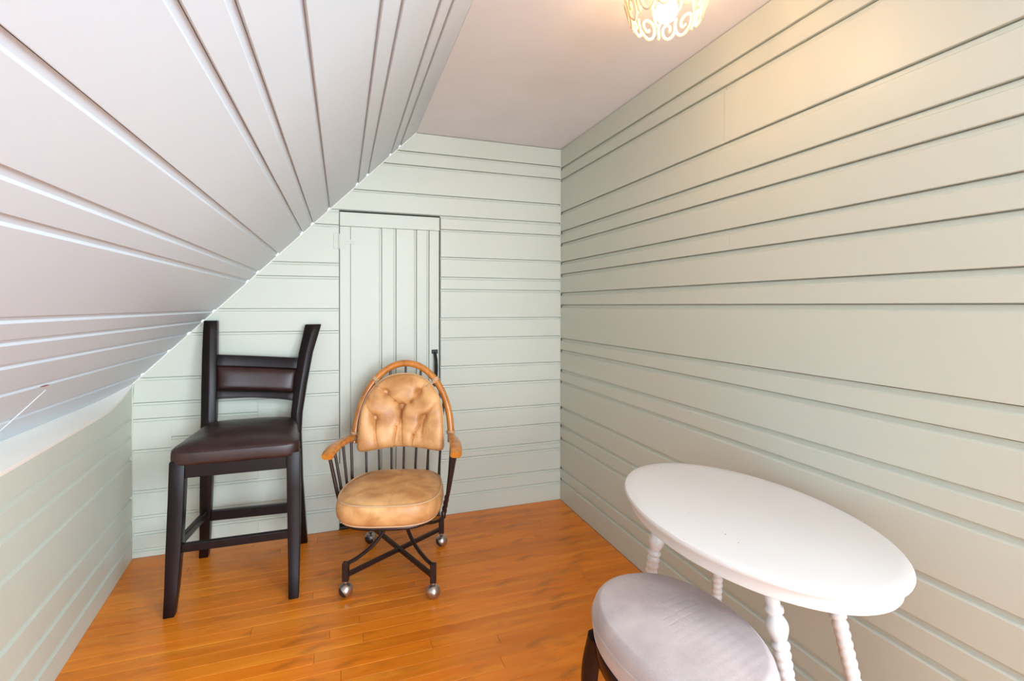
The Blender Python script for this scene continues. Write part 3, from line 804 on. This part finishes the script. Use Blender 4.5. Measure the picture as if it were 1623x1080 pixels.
# ------------------------------------------------------------------ upholstered stool
UC = Vector((-0.598, -1.940, 0))
us = thing('upholstered_stool', 'low oval stool with mauve grey velvet seat and dark legs, beside the white table', 'stool', UC, 0)
UA, UB = .172, .235
def uo(th):
    c, s = cos(th), sin(th); pw = 2.15
    k = (abs(c)**pw+abs(s)**pw)**(-1/pw)
    return c*k*UA, s*k*UB
def uz(x, y, k):
    d = 0.003*noise.noise(Vector((x*8, y*8, 4)))
    # quilted panel: fine grid of stitched lines pressed into the velvet
    if k < .9 and x-0.10*y > -0.035:
        g = .022
        a = abs(((x+.35*y)/g) % 1-.5); b = abs(((y-.25*x)/g) % 1-.5)
        d -= 0.0008*(math.exp(-(a/.08)**2)+math.exp(-(b/.08)**2))
    return d
prof = [(.86, .430), (.95, .431), (.985, .440), (1.0, .460), (1.0, .477), (.992, .491), (.975, .5025), (.95, .510), (.92, .515)]
prof += [(.90-.02*i, .5175+.012*(1-((.90-.02*i)/.9)**2)) for i in range(44)]
n_ = 160
rings = []
for k, z in prof:
    rr = []
    for j in range(n_):
        x, y = uo(2*pi*j/n_); x, y = x*k, y*k
        rr.append(Vector((x, y, z+uz(x, y, k))))
    rings.append(rr)
v, f = loft_vf(rings)
sc = mk('seat', v, f, 'fabric', us, smooth=True, sharp=70); sc['label'] = 'mauve grey velvet seat, quilted on one side'
pp = [Vector((uo(2*pi*j/96)[0]*.999, uo(2*pi*j/96)[1]*.999, .482)) for j in range(96)]
v, f = tube_vf(pp, .0022, 5, closed=True); mk('seam', v, f, 'fabric', sc, smooth=True)
rl = [[Vector((uo(2*pi*j/64)[0]*k, uo(2*pi*j/64)[1]*k, z)) for j in range(64)] for k, z in ((.85, .390), (.955, .390), (.97, .395), (.97, .425), (.955, .4295), (.85, .4295))]
v, f = loft_vf(rl, cap=False, closed=True); mk('seat_rail', v, f, 'mahogany', us, smooth=True, sharp=35)
for sx, sy in ((-1, 1), (1, 1), (-1, -1), (1, -1)):
    th = math.atan2(sy*.8, sx*1.0)
    x, y = uo(th); d = Vector((x, y, 0)).normalized(); b = Vector((x, y, 0))
    pts = [b*.93+Vector((0, 0, .420)), b*1.0+d*.004+Vector((0, 0, .34)), b*1.0+d*.006+Vector((0, 0, .25)), b*.95+d*0+Vector((0, 0, .12)), b*.96+Vector((0, 0, .05)), b*1.04+Vector((0, 0, .012))]
    P = smooth_path(pts, 5); R = [.026-.014*min(1, i/(len(P)*.85)) for i in range(len(P))]; R[-1] = .014
    v, f = tube_vf(P, R, 10)
    v = [Vector((p.x, p.y, max(p.z, 0.0))) for p in v]
    mk('leg', v, f, 'mahogany', us, smooth=True)

# ------------------------------------------------------------------ ceiling lamp
LC = Vector((-0.435, -1.675, ZC))
lamp = thing('ceiling_lamp', 'small scrollwork ceiling lamp with glowing bulb and cream metal shade', 'lamp', LC)
v, f = lathe_vf([(.058, 0), (.060, .2), (.052, .6), (.020, 1)], (0, 0, -.0005), (0, 0, -.028), 28); mk('canopy', v, f, 'lampwhite', lamp, smooth=True, sharp=40)
v, f = lathe_vf([(.016, 0), (.018, .1), (.018, .9), (.014, 1)], (0, 0, -.026), (0, 0, -.094), 16); mk('socket', v, f, 'lampgold', lamp, smooth=True)
bp = [(.013, 0), (.014, .12), (.022, .3), (.030, .5), (.032, .68), (.026, .86), (.013, .97), (.002, 1)]
v, f = lathe_vf(bp, (0, 0, -.092), (0, 0, -.178), 20); mk('bulb', v, f, 'bulb', lamp, smooth=True, sharp=80)
# basket: rings at top and waist, ten panels of C-scrolls hanging from them
def bask(ang, h):           # h 0 at ceiling .. 1 at the lower rim
    r = .118+.012*sin(pi*h)-.018*h
    return Vector((r*cos(ang), r*sin(ang), -.012-.158*h))
NP = 6
pp = [bask(2*pi*k/48, .02) for k in range(48)]
v, f = tube_vf(pp, .0045, 6, closed=True); mk('top_ring', v, f, 'lampwhite', lamp, smooth=True)
for k in range(4):
    a = 2*pi*(k+.5)/4
    v, f = tube_vf([(.050*cos(a), .050*sin(a), -.012), bask(a, .02)], .003, 6); mk('spoke', v, f, 'lampwhite', lamp, smooth=True)
def scroll(a0, a1, pts):
    return smooth_path([bask(a0+(a1-a0)*u_, h) for u_, h in pts], 5)
def spiral(uc, hc, r0, r1, t0, turns, n=16, flip=1, asp=1.0):
    return [(uc+flip*asp*(r0+(r1-r0)*i/n)*cos(t0+turns*2*pi*i/n), hc+(r0+(r1-r0)*i/n)*1.0*sin(t0+turns*2*pi*i/n)) for i in range(n+1)]
first = None
for k in range(NP):
    a0, a1 = 2*pi*(k+.1)/NP, 2*pi*(k+1.1)/NP
    if first is None:
        parts = []
        # big lower scroll, smaller facing scroll, tall loop, linking stem
        S6 = lambda *q: scroll(0, 2*pi/NP, *q)
        parts.append(tube_vf(S6(spiral(.30, .78, .33, .06, -.5, 1.45, 20, 1, .85)), .0044, 6))
        parts.append(tube_vf(S6(spiral(.76, .85, .25, .06, -.3, 1.15, 14, -1, .85)), .0042, 6))
        parts.append(tube_vf(S6([(.52, .03), (.44, .22), (.47, .42), (.60, .46), (.66, .30), (.58, .20)]), .0036, 6))
        parts.append(tube_vf(S6([(.97, .03), (.88, .30), (.93, .62), (1.0, .74), (1.07, .62), (1.12, .30), (1.03, .03)]), .0040, 6))
        parts.append(tube_vf(S6([(1.0, .74), (1.0, .9), (1.02, 1.04)]), .0040, 6))
        v, f = join(*parts)
        first = mk('scroll_panel', v, f, 'lampwhite', lamp, smooth=True); first.rotation_euler = (0, 0, a0)
    else:
        c = clone(first, lamp); c.rotation_euler = (0, 0, a0)
